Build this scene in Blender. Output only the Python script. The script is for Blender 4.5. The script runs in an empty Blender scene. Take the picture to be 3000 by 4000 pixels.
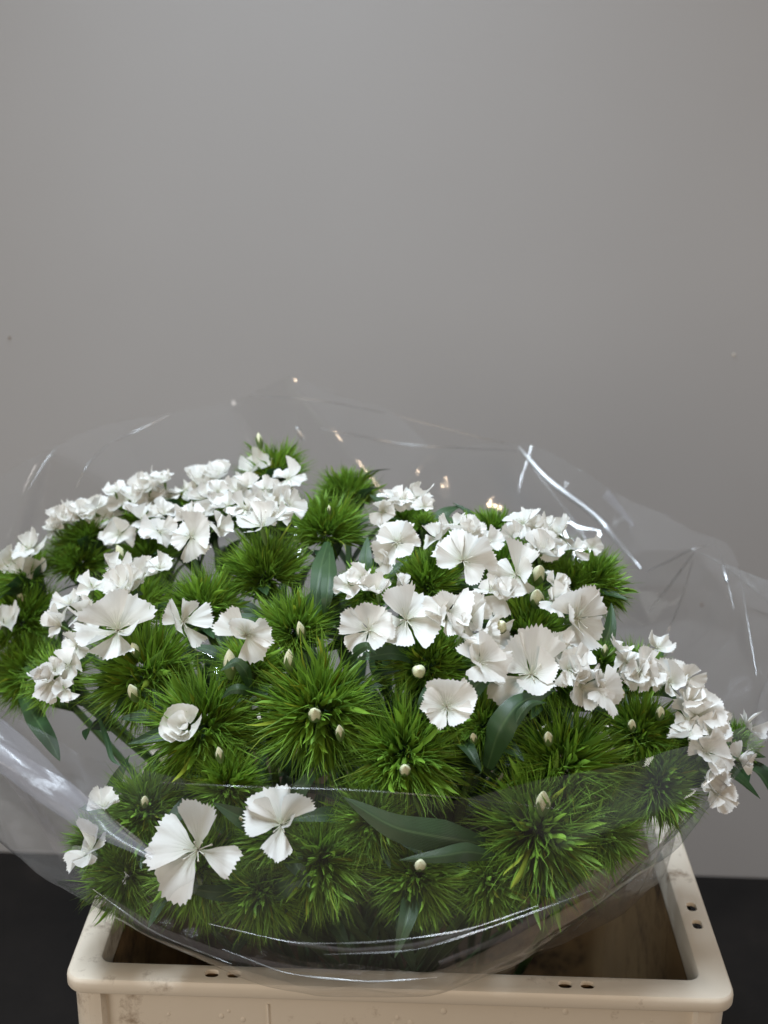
import bpy, bmesh, math, random
import numpy as np
from mathutils import Vector, Matrix

random.seed(7)
RNG = np.random.default_rng(11)
scene = bpy.context.scene
COL = scene.collection

# ------------------------------------------------------------------ camera
F_PX, PITCH, ROLL, YAW = 1400.0, math.radians(18.22), math.radians(1.24), math.radians(-0.83)
CAM = Vector((-0.0043, -0.6157, 0.7611))
FWD = Vector((math.sin(YAW) * math.cos(PITCH), math.cos(YAW) * math.cos(PITCH), -math.sin(PITCH)))
_r = Vector((math.cos(YAW), -math.sin(YAW), 0)); _u = _r.cross(FWD)
RIGHT = _r * math.cos(ROLL) + _u * math.sin(ROLL)
UP = -_r * math.sin(ROLL) + _u * math.cos(ROLL)
cd = bpy.data.cameras.new('camera'); cam = bpy.data.objects.new('camera', cd); COL.objects.link(cam)
cam.matrix_world = Matrix(((RIGHT.x, UP.x, -FWD.x, CAM.x), (RIGHT.y, UP.y, -FWD.y, CAM.y), (RIGHT.z, UP.z, -FWD.z, CAM.z), (0, 0, 0, 1)))
cd.sensor_fit = 'VERTICAL'; cd.sensor_height = 36.0; cd.lens = F_PX / 1024 * 36.0
cd.clip_start = 0.02; cd.clip_end = 50
cd.dof.use_dof = True; cd.dof.focus_distance = 0.72; cd.dof.aperture_fstop = 8.5
scene.camera = cam

# ------------------------------------------------------------------ light
world = bpy.data.worlds.new('World'); scene.world = world; world.use_nodes = True
bg = world.node_tree.nodes['Background']; bg.inputs[0].default_value = (0.86, 0.84, 0.83, 1); bg.inputs[1].default_value = 0.115

def lamp(name, loc, target, sx, sy, watts, col, spread=180):
    d = bpy.data.lights.new(name, 'AREA'); d.shape = 'RECTANGLE'; d.size = sx; d.size_y = sy; d.energy = watts; d.color = col; d.spread = math.radians(spread)
    o = bpy.data.objects.new(name, d); COL.objects.link(o); o.location = loc
    o.rotation_euler = (Vector(target) - Vector(loc)).to_track_quat('-Z', 'Y').to_euler()
    return o
lamp('left_fill', (-0.95, -0.60, 0.60), (0.10, 0.50, 0.28), 0.4, 0.5, 4.8, (1.0, 0.93, 0.85))  # unseen warm fill, added to brighten the lower left wall and blooms
lamp('room_lamp', (0.22, -1.45, 1.15), (0.10, 0.5, 0.30), 0.20, 0.20, 6.6, (1.0, 0.75, 0.52))
lamp('right_fill', (1.10, -0.25, 0.70), (0.10, 0.55, 0.22), 0.35, 0.35, 2.6, (1.0, 0.94, 0.90))  # unseen fill, added to lift the lower right of the wall
lamp('tube_lamp', (-0.28, 0.12, 1.60), (0, 0.08, 0.4), 1.0, 0.12, 8.8, (0.76, 0.88, 1.0), 95)

scene.view_settings.view_transform = 'Standard'; scene.view_settings.look = 'None'
scene.view_settings.exposure = 0.0; scene.view_settings.gamma = 1.0
scene.render.engine = 'CYCLES'
scene.cycles.use_denoising = True
scene.cycles.max_bounces = 10; scene.cycles.diffuse_bounces = 4; scene.cycles.glossy_bounces = 3
scene.cycles.transmission_bounces = 6; scene.cycles.transparent_max_bounces = 24
scene.cycles.caustics_reflective = False; scene.cycles.caustics_refractive = False

# ------------------------------------------------------------------ node helpers
def mat(name):
    m = bpy.data.materials.new(name); m.use_nodes = True
    nt = m.node_tree; nt.nodes.clear()
    out = nt.nodes.new('ShaderNodeOutputMaterial')
    return m, nt, out
def N(nt, typ, **kw):
    n = nt.nodes.new(typ)
    for k, v in kw.items():
        if k.startswith('i_'):
            key = k[2:]; key = int(key) if key.isdigit() else key.replace('_', ' ')
            n.inputs[key].default_value = v
        else: setattr(n, k, v)
    return n
def L(nt, a, b): nt.links.new(a, b)
def ramp(nt, fac, stops):
    r = N(nt, 'ShaderNodeValToRGB'); e = r.color_ramp.elements
    while len(e) < len(stops): e.new(0.5)
    for el, (p, c) in zip(e, stops): el.position = p; el.color = (*c, 1)
    L(nt, fac, r.inputs[0]); return r
def noise(nt, scale, detail=4, rough=0.55, coord='Object'):
    t = N(nt, 'ShaderNodeTexCoord'); n = N(nt, 'ShaderNodeTexNoise', i_Scale=scale, i_Detail=detail, i_Roughness=rough)
    L(nt, t.outputs[coord], n.inputs['Vector']); return n
def bump(nt, h, strength, dist, bsdf):
    b = N(nt, 'ShaderNodeBump', i_Strength=strength, i_Distance=dist); L(nt, h, b.inputs['Height']); L(nt, b.outputs[0], bsdf.inputs['Normal']); return b

# ------------------------------------------------------------------ materials
def m_wall():
    m, nt, out = mat('painted_wall')
    p = N(nt, 'ShaderNodeBsdfPrincipled', i_Roughness=0.62)
    n1 = noise(nt, 3.0, 3); r = ramp(nt, n1.outputs[0], [(0.3, (0.395, 0.388, 0.386)), (0.7, (0.415, 0.409, 0.408))])
    L(nt, r.outputs[0], p.inputs['Base Color'])
    n2 = noise(nt, 260, 3); bump(nt, n2.outputs[0], 0.12, 0.001, p)
    L(nt, p.outputs[0], out.inputs[0]); return m
def m_floor():
    m, nt, out = mat('black_rubber_floor')
    p = N(nt, 'ShaderNodeBsdfPrincipled', i_Roughness=0.8); p.inputs['Specular IOR Level'].default_value = 0.15
    n1 = noise(nt, 9, 6, 0.65); r = ramp(nt, n1.outputs[0], [(0.35, (0.0075, 0.0062, 0.0055)), (0.62, (0.012, 0.0098, 0.0085)), (0.8, (0.026, 0.019, 0.016))])
    L(nt, r.outputs[0], p.inputs['Base Color'])
    n2 = noise(nt, 180, 4); bump(nt, n2.outputs[0], 0.4, 0.001, p)
    L(nt, p.outputs[0], out.inputs[0]); return m
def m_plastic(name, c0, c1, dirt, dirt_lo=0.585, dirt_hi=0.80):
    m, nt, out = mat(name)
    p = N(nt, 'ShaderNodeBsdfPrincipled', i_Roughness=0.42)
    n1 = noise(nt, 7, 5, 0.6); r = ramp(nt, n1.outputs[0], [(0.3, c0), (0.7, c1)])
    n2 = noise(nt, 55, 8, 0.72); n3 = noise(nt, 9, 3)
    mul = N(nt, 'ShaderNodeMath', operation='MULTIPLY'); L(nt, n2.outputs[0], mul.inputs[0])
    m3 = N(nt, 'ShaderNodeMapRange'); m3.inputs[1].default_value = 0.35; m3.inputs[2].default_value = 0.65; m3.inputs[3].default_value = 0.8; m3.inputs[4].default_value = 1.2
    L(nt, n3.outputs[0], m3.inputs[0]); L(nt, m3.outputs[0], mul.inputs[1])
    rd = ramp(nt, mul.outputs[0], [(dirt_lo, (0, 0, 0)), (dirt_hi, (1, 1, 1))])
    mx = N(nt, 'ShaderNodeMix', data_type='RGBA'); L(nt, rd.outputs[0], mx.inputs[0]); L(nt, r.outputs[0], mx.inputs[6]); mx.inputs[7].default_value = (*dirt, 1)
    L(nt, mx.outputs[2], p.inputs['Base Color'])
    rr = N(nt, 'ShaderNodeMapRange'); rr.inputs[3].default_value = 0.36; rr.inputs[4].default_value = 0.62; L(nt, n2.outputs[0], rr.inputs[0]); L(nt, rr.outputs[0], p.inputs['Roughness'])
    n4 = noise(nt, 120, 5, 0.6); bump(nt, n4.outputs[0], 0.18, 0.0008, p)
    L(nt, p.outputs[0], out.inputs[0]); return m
def m_green(name, rough, trans, attr=True, col=None):
    m, nt, out = mat(name)
    p = N(nt, 'ShaderNodeBsdfPrincipled', i_Roughness=rough)
    p.inputs['Specular IOR Level'].default_value = 0.35
    t = N(nt, 'ShaderNodeBsdfTranslucent'); mx = N(nt, 'ShaderNodeMixShader', i_0=trans)
    if attr:
        a = N(nt, 'ShaderNodeAttribute', attribute_name='tint'); src = a.outputs['Color']
    else:
        n1 = noise(nt, 40, 4); src = ramp(nt, n1.outputs[0], [(0.3, col[0]), (0.7, col[1])]).outputs[0]
    L(nt, src, p.inputs['Base Color']); L(nt, src, t.inputs['Color'])
    L(nt, p.outputs[0], mx.inputs[1]); L(nt, t.outputs[0], mx.inputs[2]); L(nt, mx.outputs[0], out.inputs[0]); return m
def m_leaf():
    m, nt, out = mat('leaf_green')
    p = N(nt, 'ShaderNodeBsdfPrincipled', i_Roughness=0.42); t = N(nt, 'ShaderNodeBsdfTranslucent'); mx = N(nt, 'ShaderNodeMixShader', i_0=0.18)
    uv = N(nt, 'ShaderNodeUVMap'); uv.uv_map = 'uv'
    sep = N(nt, 'ShaderNodeSeparateXYZ'); L(nt, uv.outputs[0], sep.inputs[0])
    w = N(nt, 'ShaderNodeTexWave', i_Scale=7.0, i_Distortion=0.6); L(nt, uv.outputs[0], w.inputs[0]); w.bands_direction = 'X'
    n1 = noise(nt, 45, 4)
    r = ramp(nt, n1.outputs[0], [(0.3, (0.022, 0.056, 0.020)), (0.7, (0.040, 0.088, 0.030))])
    mid = N(nt, 'ShaderNodeMath', operation='ABSOLUTE'); sb = N(nt, 'ShaderNodeMath', operation='SUBTRACT', i_1=0.5); L(nt, sep.outputs[0], sb.inputs[0]); L(nt, sb.outputs[0], mid.inputs[0])
    mr = ramp(nt, mid.outputs[0], [(0.015, (1, 1, 1)), (0.06, (0, 0, 0))])
    mm = N(nt, 'ShaderNodeMix', data_type='RGBA'); L(nt, mr.outputs[0], mm.inputs[0]); L(nt, r.outputs[0], mm.inputs[6]); mm.inputs[7].default_value = (0.065, 0.12, 0.045, 1)
    L(nt, mm.outputs[2], p.inputs['Base Color']); L(nt, mm.outputs[2], t.inputs['Color'])
    bump(nt, w.outputs[1], 0.25, 0.0006, p)
    L(nt, p.outputs[0], mx.inputs[1]); L(nt, t.outputs[0], mx.inputs[2]); L(nt, mx.outputs[0], out.inputs[0]); return m
def m_petal():
    m, nt, out = mat('white_petal')
    p = N(nt, 'ShaderNodeBsdfPrincipled', i_Roughness=0.6); p.inputs['Specular IOR Level'].default_value = 0.25
    t = N(nt, 'ShaderNodeBsdfTranslucent'); mx = N(nt, 'ShaderNodeMixShader', i_0=0.38)
    uv = N(nt, 'ShaderNodeUVMap'); uv.uv_map = 'uv'
    w = N(nt, 'ShaderNodeTexWave', i_Scale=2.6, i_Distortion=3.0); w.inputs['Detail'].default_value = 2; w.inputs['Detail Scale'].default_value = 1.2
    w.bands_direction = 'X'; L(nt, uv.outputs[0], w.inputs[0])
    sep = N(nt, 'ShaderNodeSeparateXYZ'); L(nt, uv.outputs[0], sep.inputs[0])
    base = ramp(nt, sep.outputs[1], [(0.0, (0.50, 0.55, 0.36)), (0.22, (0.74, 0.74, 0.66)), (0.5, (0.83, 0.815, 0.77)), (1.0, (0.86, 0.845, 0.81))])
    vein = ramp(nt, w.outputs[1], [(0.0, (1, 1, 1)), (0.30, (0, 0, 0))])
    fade = ramp(nt, sep.outputs[1], [(0.12, (0.6, 0.6, 0.6)), (0.55, (0.03, 0.03, 0.03))])
    mu = N(nt, 'ShaderNodeMath', operation='MULTIPLY'); L(nt, vein.outputs[0], mu.inputs[0]); L(nt, fade.outputs[0], mu.inputs[1])
    mm = N(nt, 'ShaderNodeMix', data_type='RGBA'); L(nt, mu.outputs[0], mm.inputs[0]); L(nt, base.outputs[0], mm.inputs[6]); mm.inputs[7].default_value = (0.42, 0.43, 0.36, 1)
    L(nt, mm.outputs[2], p.inputs['Base Color']); L(nt, mm.outputs[2], t.inputs['Color'])
    bump(nt, w.outputs[1], 0.10, 0.0004, p)
    L(nt, p.outputs[0], mx.inputs[1]); L(nt, t.outputs[0], mx.inputs[2]); L(nt, mx.outputs[0], out.inputs[0]); return m
def m_film():
    m, nt, out = mat('clear_cellophane')
    lw = N(nt, 'ShaderNodeLayerWeight', i_Blend=0.5)
    pw = N(nt, 'ShaderNodeMath', operation='POWER', i_1=4.0); L(nt, lw.outputs['Facing'], pw.inputs[0])
    ma = N(nt, 'ShaderNodeMath', operation='MULTIPLY_ADD', i_1=0.55, i_2=0.06); L(nt, pw.outputs[0], ma.inputs[0])
    tr = N(nt, 'ShaderNodeBsdfTransparent'); tr.inputs[0].default_value = (0.99, 0.99, 0.99, 1)
    gl = N(nt, 'ShaderNodeBsdfGlossy', i_Roughness=0.07)
    df = N(nt, 'ShaderNodeBsdfDiffuse'); df.inputs[0].default_value = (0.8, 0.8, 0.8, 1)
    n1 = noise(nt, 45, 4, 0.6); b = N(nt, 'ShaderNodeBump', i_Strength=0.07, i_Distance=0.002); L(nt, n1.outputs[0], b.inputs['Height']); L(nt, b.outputs[0], gl.inputs['Normal'])
    m1 = N(nt, 'ShaderNodeMixShader', i_0=0.034); L(nt, tr.outputs[0], m1.inputs[1]); L(nt, df.outputs[0], m1.inputs[2])
    m2 = N(nt, 'ShaderNodeMixShader'); L(nt, ma.outputs[0], m2.inputs[0]); L(nt, m1.outputs[0], m2.inputs[1]); L(nt, gl.outputs[0], m2.inputs[2])
    L(nt, m2.outputs[0], out.inputs[0]); return m
def m_folded():
    m, nt, out = mat('layered_cellophane')
    tr = N(nt, 'ShaderNodeBsdfTransparent'); gl = N(nt, 'ShaderNodeBsdfGlossy', i_Roughness=0.22); df = N(nt, 'ShaderNodeBsdfDiffuse'); df.inputs[0].default_value = (0.50, 0.50, 0.56, 1)
    n1 = noise(nt, 30, 4, 0.6); b = N(nt, 'ShaderNodeBump', i_Strength=0.25, i_Distance=0.003); L(nt, n1.outputs[0], b.inputs['Height']); L(nt, b.outputs[0], gl.inputs['Normal'])
    a = N(nt, 'ShaderNodeMixShader', i_0=0.15); L(nt, df.outputs[0], a.inputs[1]); L(nt, gl.outputs[0], a.inputs[2])
    c = N(nt, 'ShaderNodeMixShader', i_0=0.15); L(nt, tr.outputs[0], c.inputs[1]); L(nt, a.outputs[0], c.inputs[2])
    L(nt, c.outputs[0], out.inputs[0]); return m
M = {
    'wall': m_wall(), 'floor': m_floor(),
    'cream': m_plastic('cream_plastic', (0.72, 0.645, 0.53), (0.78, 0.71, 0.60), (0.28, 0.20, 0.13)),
    'inner': m_plastic('shade_brown_plastic_inside', (0.22, 0.14, 0.07), (0.34, 0.22, 0.105), (0.05, 0.03, 0.02), 0.45, 0.70),  # crate's inner shade is put into the brown base; dirt noise on top
    'bract': m_green('bract_green', 0.5, 0.22), 'leaf': m_leaf(),
    'stem': m_green('stem_green', 0.45, 0.0, False, ((0.055, 0.11, 0.04), (0.09, 0.16, 0.06))),
    'petal': m_petal(),
    'bud': m_plastic('cream_bud', (0.58, 0.60, 0.36), (0.76, 0.74, 0.56), (0.40, 0.46, 0.22), 0.55, 0.8),
    'sepal': m_green('sepal_green', 0.5, 0.1, False, ((0.09, 0.16, 0.045), (0.17, 0.25, 0.08))),
    'stamen': m_green('stamen_cream', 0.5, 0.2, False, ((0.70, 0.68, 0.58), (0.80, 0.78, 0.70))),
    'film': m_film(), 'folded': m_folded(),
}

# ------------------------------------------------------------------ mesh helpers
def mesh_np(name, co, faces, material, smooth=True, uv=None, tint=None):
    """faces: (n,k) int array, all the same size"""
    me = bpy.data.meshes.new(name)
    co = np.asarray(co, np.float32); faces = np.asarray(faces, np.int32); nf, k = faces.shape
    me.vertices.add(len(co)); me.vertices.foreach_set('co', co.ravel())
    me.loops.add(nf * k); me.loops.foreach_set('vertex_index', faces.ravel())
    me.polygons.add(nf); me.polygons.foreach_set('loop_start', np.arange(0, nf * k, k, dtype=np.int32))
    me.update(calc_edges=True)
    me.polygons.foreach_set('use_smooth', np.full(nf, smooth))
    if uv is not None:
        l = me.uv_layers.new(name='uv'); l.data.foreach_set('uv', np.asarray(uv, np.float32)[faces.ravel()].ravel())
    if tint is not None:
        a = me.color_attributes.new('tint', 'FLOAT_COLOR', 'POINT'); a.data.foreach_set('color', np.asarray(tint, np.float32).ravel())
    me.materials.append(M[material]); me.validate(); return me
def link(name, me, parent=None):
    o = bpy.data.objects.new(name, me); COL.objects.link(o)
    if parent is not None: o.parent = parent
    return o
def tag(o, label=None, category=None, group=None, kind=None):
    if label: o['label'] = label
    if category: o['category'] = category
    if group: o['group'] = group
    if kind: o['kind'] = kind
    return o
def grid_faces(nu, nv, wrap=False):
    """vertices indexed v*nu+u"""
    u = np.arange(nu if wrap else nu - 1); v = np.arange(nv - 1)
    U, V = np.meshgrid(u, v); U = U.ravel(); V = V.ravel(); U1 = (U + 1) % nu
    return np.stack([V * nu + U, V * nu + U1, (V + 1) * nu + U1, (V + 1) * nu + U], 1)
def tube(pts, radii, n=6):
    pts = np.asarray(pts, float); radii = np.asarray(radii, float) * np.ones(len(pts)); co = []
    t = np.gradient(pts, axis=0); t /= np.linalg.norm(t, axis=1)[:, None] + 1e-12
    ref = np.array([0.31, 0.87, 0.2]); 
    for p, tt, r in zip(pts, t, radii):
        a = np.cross(tt, ref); a /= np.linalg.norm(a) + 1e-12; b = np.cross(tt, a)
        th = np.arange(n) * 2 * math.pi / n
        co.append(p + r * (np.cos(th)[:, None] * a + np.sin(th)[:, None] * b))
    return np.concatenate(co), grid_faces(n, len(pts), True)
def join(parts):
    co = []; fa = []; k = 0
    for c, f in parts: co.append(c); fa.append(np.asarray(f) + k); k += len(c)
    return np.concatenate(co), np.concatenate(fa)
def smoothstep(a, b, x):
    t = np.clip((x - a) / (b - a), 0, 1); return t * t * (3 - 2 * t)

# ------------------------------------------------------------------ wall and floor
wall_y = 0.585
def wall_mesh():
    bm = bmesh.new(); bmesh.ops.create_cube(bm, size=1.0, matrix=Matrix.Diagonal((4.0, 0.1, 2.6, 1)))
    me = bpy.data.meshes.new('wall'); bm.to_mesh(me); bm.free(); me.materials.append(M['wall']); return me
w = link('wall', wall_mesh()); w.location = (0, wall_y + 0.05, 1.3 - 0.002); w.rotation_euler.z = math.radians(-0.5); tag(w, 'plain grey painted wall behind the bouquet', kind='structure')
def floor_mesh():
    bm = bmesh.new(); bmesh.ops.create_cube(bm, size=1.0, matrix=Matrix.Diagonal((4.0, 4.0, 0.05, 1)))
    me = bpy.data.meshes.new('floor'); bm.to_mesh(me); bm.free(); me.materials.append(M['floor']); return me
f = link('floor', floor_mesh()); f.location = (0, -0.9, -0.025); tag(f, 'black floor the crate stands on', kind='structure')

def nick(x, z, r, m_):
    th = np.linspace(0, 2 * math.pi, 9, endpoint=False); ring = np.stack([r * np.cos(th) * (1 + .2 * np.sin(3 * th)), 0 * th - .0002, r * np.sin(th)], 1)
    co = np.vstack([ring, ring * [.6, 1, .6] + [0, -.0007, 0], [[0, -.0009, 0]]]); n_ = 9
    fa = [[i, (i + 1) % n_, n_ + (i + 1) % n_, n_ + i] for i in range(n_)] + [[n_ + i, n_ + (i + 1) % n_, 2 * n_, 2 * n_] for i in range(n_)]
    bm = bmesh.new(); vs = [bm.verts.new(c) for c in co]
    for q in fa: bm.faces.new([vs[i] for i in dict.fromkeys(q)])
    me = bpy.data.meshes.new('paint_nick'); bm.to_mesh(me); bm.free(); me.materials.append(M[m_])
    o = link('paint_nick', me, w); o.location = (x, -.05, z - 1.298)
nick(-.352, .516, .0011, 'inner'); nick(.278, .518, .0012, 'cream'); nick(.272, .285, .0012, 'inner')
# ------------------------------------------------------------------ crate
CW, CD, CH = 0.350, 0.318, 0.30        # outer rim width, depth, height
RIM = 0.0165
def rrect(x0, x1, y0, y1, r, n=6):
    pts = []
    for cx, cy, a0 in ((x1 - r, y1 - r, 0), (x0 + r, y1 - r, 90), (x0 + r, y0 + r, 180), (x1 - r, y0 + r, 270)):
        for i in range(n + 1):
            a = math.radians(a0 + 90 * i / n); pts.append((cx + r * math.cos(a), cy + r * math.sin(a)))
    return pts
def loft(rings):
    n = len(rings[0]); co = np.array([p for r in rings for p in r], float)
    return co, grid_faces(n, len(rings), True)
crate = bpy.data.objects.new('flower_crate', None); COL.objects.link(crate); crate.location = (0, CD / 2 - 0.0045, 0)
tag(crate, 'cream plastic flower crate with slotted rim on the black floor', 'crate')
hw, hd = CW / 2, CD / 2
def ringat(inset, z, r):
    return [(x, y, z) for x, y in rrect(-hw + inset, hw - inset, -hd + inset, hd - inset, r)]
# the rim: a rolled lip, closed profile
prof = [(RIM, CH - 0.020, 0.0065), (RIM, CH - 0.0022, 0.0065), (RIM - 0.0006, CH - 0.0006, 0.0070), (RIM - 0.0018, CH, 0.008), (0.0030, CH, 0.009), (0.0012, CH - 0.0005, 0.010), (0.0003, CH - 0.0016, 0.0108),
        (0.0, CH - 0.003, 0.011), (0.0, CH - 0.0075, 0.011), (0.0005, CH - 0.0086, 0.0108), (0.0012, CH - 0.0090, 0.0105), (0.0022, CH - 0.0090, 0.010), (0.0022, CH - 0.0024, 0.010), (RIM - 0.002, CH - 0.0024, 0.0080), (RIM - 0.002, CH - 0.020, 0.0080), (RIM, CH - 0.020, 0.0065)]
co, fa = loft([ringat(i, z, r) for i, z, r in prof])
rim_me = mesh_np('rim', co, fa[:, ::-1], 'cream')
bm = bmesh.new(); bm.from_mesh(rim_me); bmesh.ops.remove_doubles(bm, verts=bm.verts, dist=1e-6); bmesh.ops.recalc_face_normals(bm, faces=bm.faces); bm.to_mesh(rim_me); bm.free()
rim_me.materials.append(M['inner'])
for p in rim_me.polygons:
    if p.index // 28 in (11, 12, 13): p.material_index = 1  # brown tone paints shade into the hollow under the rim
rim = link('rim', rim_me, crate)
# slots cut through the rim, in pairs with a bar between them
cut = bmesh.new()
def slot(x, y, lx, ly):
    pts = rrect(x - lx / 2, x + lx / 2, y - ly / 2, y + ly / 2, min(lx, ly) * 0.42, 4)
    lo = [cut.verts.new((a, b, CH - 0.012)) for a, b in pts]; hi = [cut.verts.new((a, b, CH + 0.01)) for a, b in pts]
    n = len(pts); cut.faces.new(lo[::-1]); cut.faces.new(hi)
    for i in range(n): cut.faces.new((lo[i], lo[(i + 1) % n], hi[(i + 1) % n], hi[i]))
ym = -hd + RIM * 0.52
for xc in (-0.0925, 0.0925):
    for s in (-1, 1): slot(xc + s * 0.0058, ym, 0.0075, 0.0062); slot(xc + s * 0.0058, -ym, 0.0075, 0.0062)
xm = hw - RIM * 0.52
for yc in (-0.085, 0.085):
    for s in (-1, 1): slot(xm, yc + s * 0.0085, 0.0056, 0.0085); slot(-xm, yc + s * 0.0085, 0.0056, 0.0085)
cme = bpy.data.meshes.new('cutter'); bmesh.ops.recalc_face_normals(cut, faces=cut.faces); cut.to_mesh(cme); cut.free()
cobj = link('cutter', cme, crate)
mod = rim.modifiers.new('slots', 'BOOLEAN'); mod.object = cobj; mod.operation = 'DIFFERENCE'; mod.solver = 'EXACT'
dg = bpy.context.evaluated_depsgraph_get()
new = bpy.data.meshes.new_from_object(rim.evaluated_get(dg)); rim.modifiers.clear(); rim.data = new
bpy.data.objects.remove(cobj); bpy.data.meshes.remove(cme)
for p in new.polygons: p.use_smooth = True
try: new.set_sharp_from_angle(angle=math.radians(35))
except Exception: pass
# the body: outer shell set back below the rim, with thick corner columns; tapering to the foot
def body_ring(z, inset, col):
    tp = (CH - z) * 0.018
    a, b = hw - inset - tp, hd - inset - tp
    cw = 0.0175; pr = col
    pts = []
    def corner(sx, sy):
        r = 0.012; c = []
        for i in range(7):
            an = math.pi / 2 * i / 6; c.append((sx * (a - r + r * math.cos(an)), sy * (b - r + r * math.sin(an))))
        first = [(sx * (a - pr), sy * (b - cw)), (sx * a, sy * (b - cw - 0.002 + 0.004))]
        last = [(sx * (a - cw + 0.002), sy * b), (sx * (a - cw), sy * (b - pr))]
        seq = first + c + last
        return seq if sx * sy > 0 else seq[::-1]
    pts = corner(1, 1) + corner(-1, 1) + corner(-1, -1) + corner(1, -1)
    return [(x, y, z) for x, y in pts]
co, fa = loft([body_ring(z, i, c) for z, i, c in ((CH - 0.0075, 0.0030, 0.0036), (CH - 0.05, 0.0030, 0.0036), (0.03, 0.0030, 0.0036), (0.0, 0.004, 0.0036))])
me = mesh_np('body', co, fa, 'cream', smooth=False)
link('body', me, crate)
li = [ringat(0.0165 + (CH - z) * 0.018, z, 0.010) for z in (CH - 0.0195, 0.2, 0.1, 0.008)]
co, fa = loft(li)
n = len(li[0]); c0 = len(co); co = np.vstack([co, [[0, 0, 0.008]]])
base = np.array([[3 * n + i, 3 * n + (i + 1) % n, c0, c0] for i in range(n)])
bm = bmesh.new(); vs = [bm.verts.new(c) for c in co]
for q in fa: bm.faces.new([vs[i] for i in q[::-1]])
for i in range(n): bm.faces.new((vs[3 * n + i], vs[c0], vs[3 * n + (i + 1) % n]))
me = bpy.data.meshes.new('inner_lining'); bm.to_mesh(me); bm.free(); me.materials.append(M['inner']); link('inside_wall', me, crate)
# a pale moulding seam and dried drops on the front face
fy = -hd + 0.0030 + 0.0036
for x, z0, z1, r in ((-0.068, 0.2, CH - 0.0165, 0.0007),):
    co, fa = tube([(x + 0.0008 * math.sin(z * 60), fy - 0.0001 + (CH - z) * 0.018, z) for z in np.linspace(z0, z1, 10)], r, 6)
    link('seam', mesh_np('seam', co, fa, 'cream'), crate)

rgd = np.random.default_rng(4)
for k in range(15):
    x = rgd.uniform(-.145, .145); z = CH - rgd.uniform(.012, .034); r = rgd.uniform(.0005, .0017)
    th = np.linspace(0, 2 * math.pi, 8, endpoint=False); v_ = np.linspace(0, 1, 4); T_, V_ = np.meshgrid(th, v_)
    co = np.stack([x + r * np.cos(T_) * (1 - V_ ** 2), fy + (CH - z) * .018 - .0001 - r * .2 * V_, z + r * np.sin(T_) * (1 - V_ ** 2) * 1.3], -1).reshape(-1, 3)
    link('dried_drop', mesh_np('dried_drop', co, grid_faces(8, 4, True), 'cream'), crate)

# ------------------------------------------------------------------ picture to place
DC = Vector((0.0, 0.17, 0.345)); DA = Vector((0.250, 0.200, 0.155))
S = 768 / 1659.0
def ray(x, y):
    return (FWD * F_PX + RIGHT * (x * S - 384) + UP * (512 - y * S)).normalized()
def on_dome(x, y, grow=0.0):
    """point of the bouquet's dome seen at (x, y), and the dome's normal there"""
    d = ray(x, y); A = Vector((DA.x + grow, DA.y + grow, DA.z + grow))
    o = CAM - DC; os_ = Vector((o.x / A.x, o.y / A.y, o.z / A.z)); ds = Vector((d.x / A.x, d.y / A.y, d.z / A.z))
    a = ds.dot(ds); b = os_.dot(ds); c = os_.dot(os_) - 1; disc = b * b - a * c
    t = (-b - math.sqrt(disc)) / a if disc > 0 else -b / a
    p = CAM + d * t; q = p - DC
    nrm = Vector((q.x / A.x ** 2, q.y / A.y ** 2, q.z / A.z ** 2)).normalized()
    return p, nrm
def depth(p): return (p - CAM).dot(FWD)
def metres(dpx, p): return dpx * S / F_PX * depth(p)
def frame(z, spin=0.0):
    z = z.normalized(); x = Vector((0.0, 0.0, 1.0)).cross(z)
    if x.length < 1e-3: x = Vector((1, 0, 0))
    x.normalize(); y = z.cross(x)
    m = Matrix((x, y, z)).transposed().to_4x4()
    return m @ Matrix.Rotation(spin, 4, 'Z')

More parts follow.
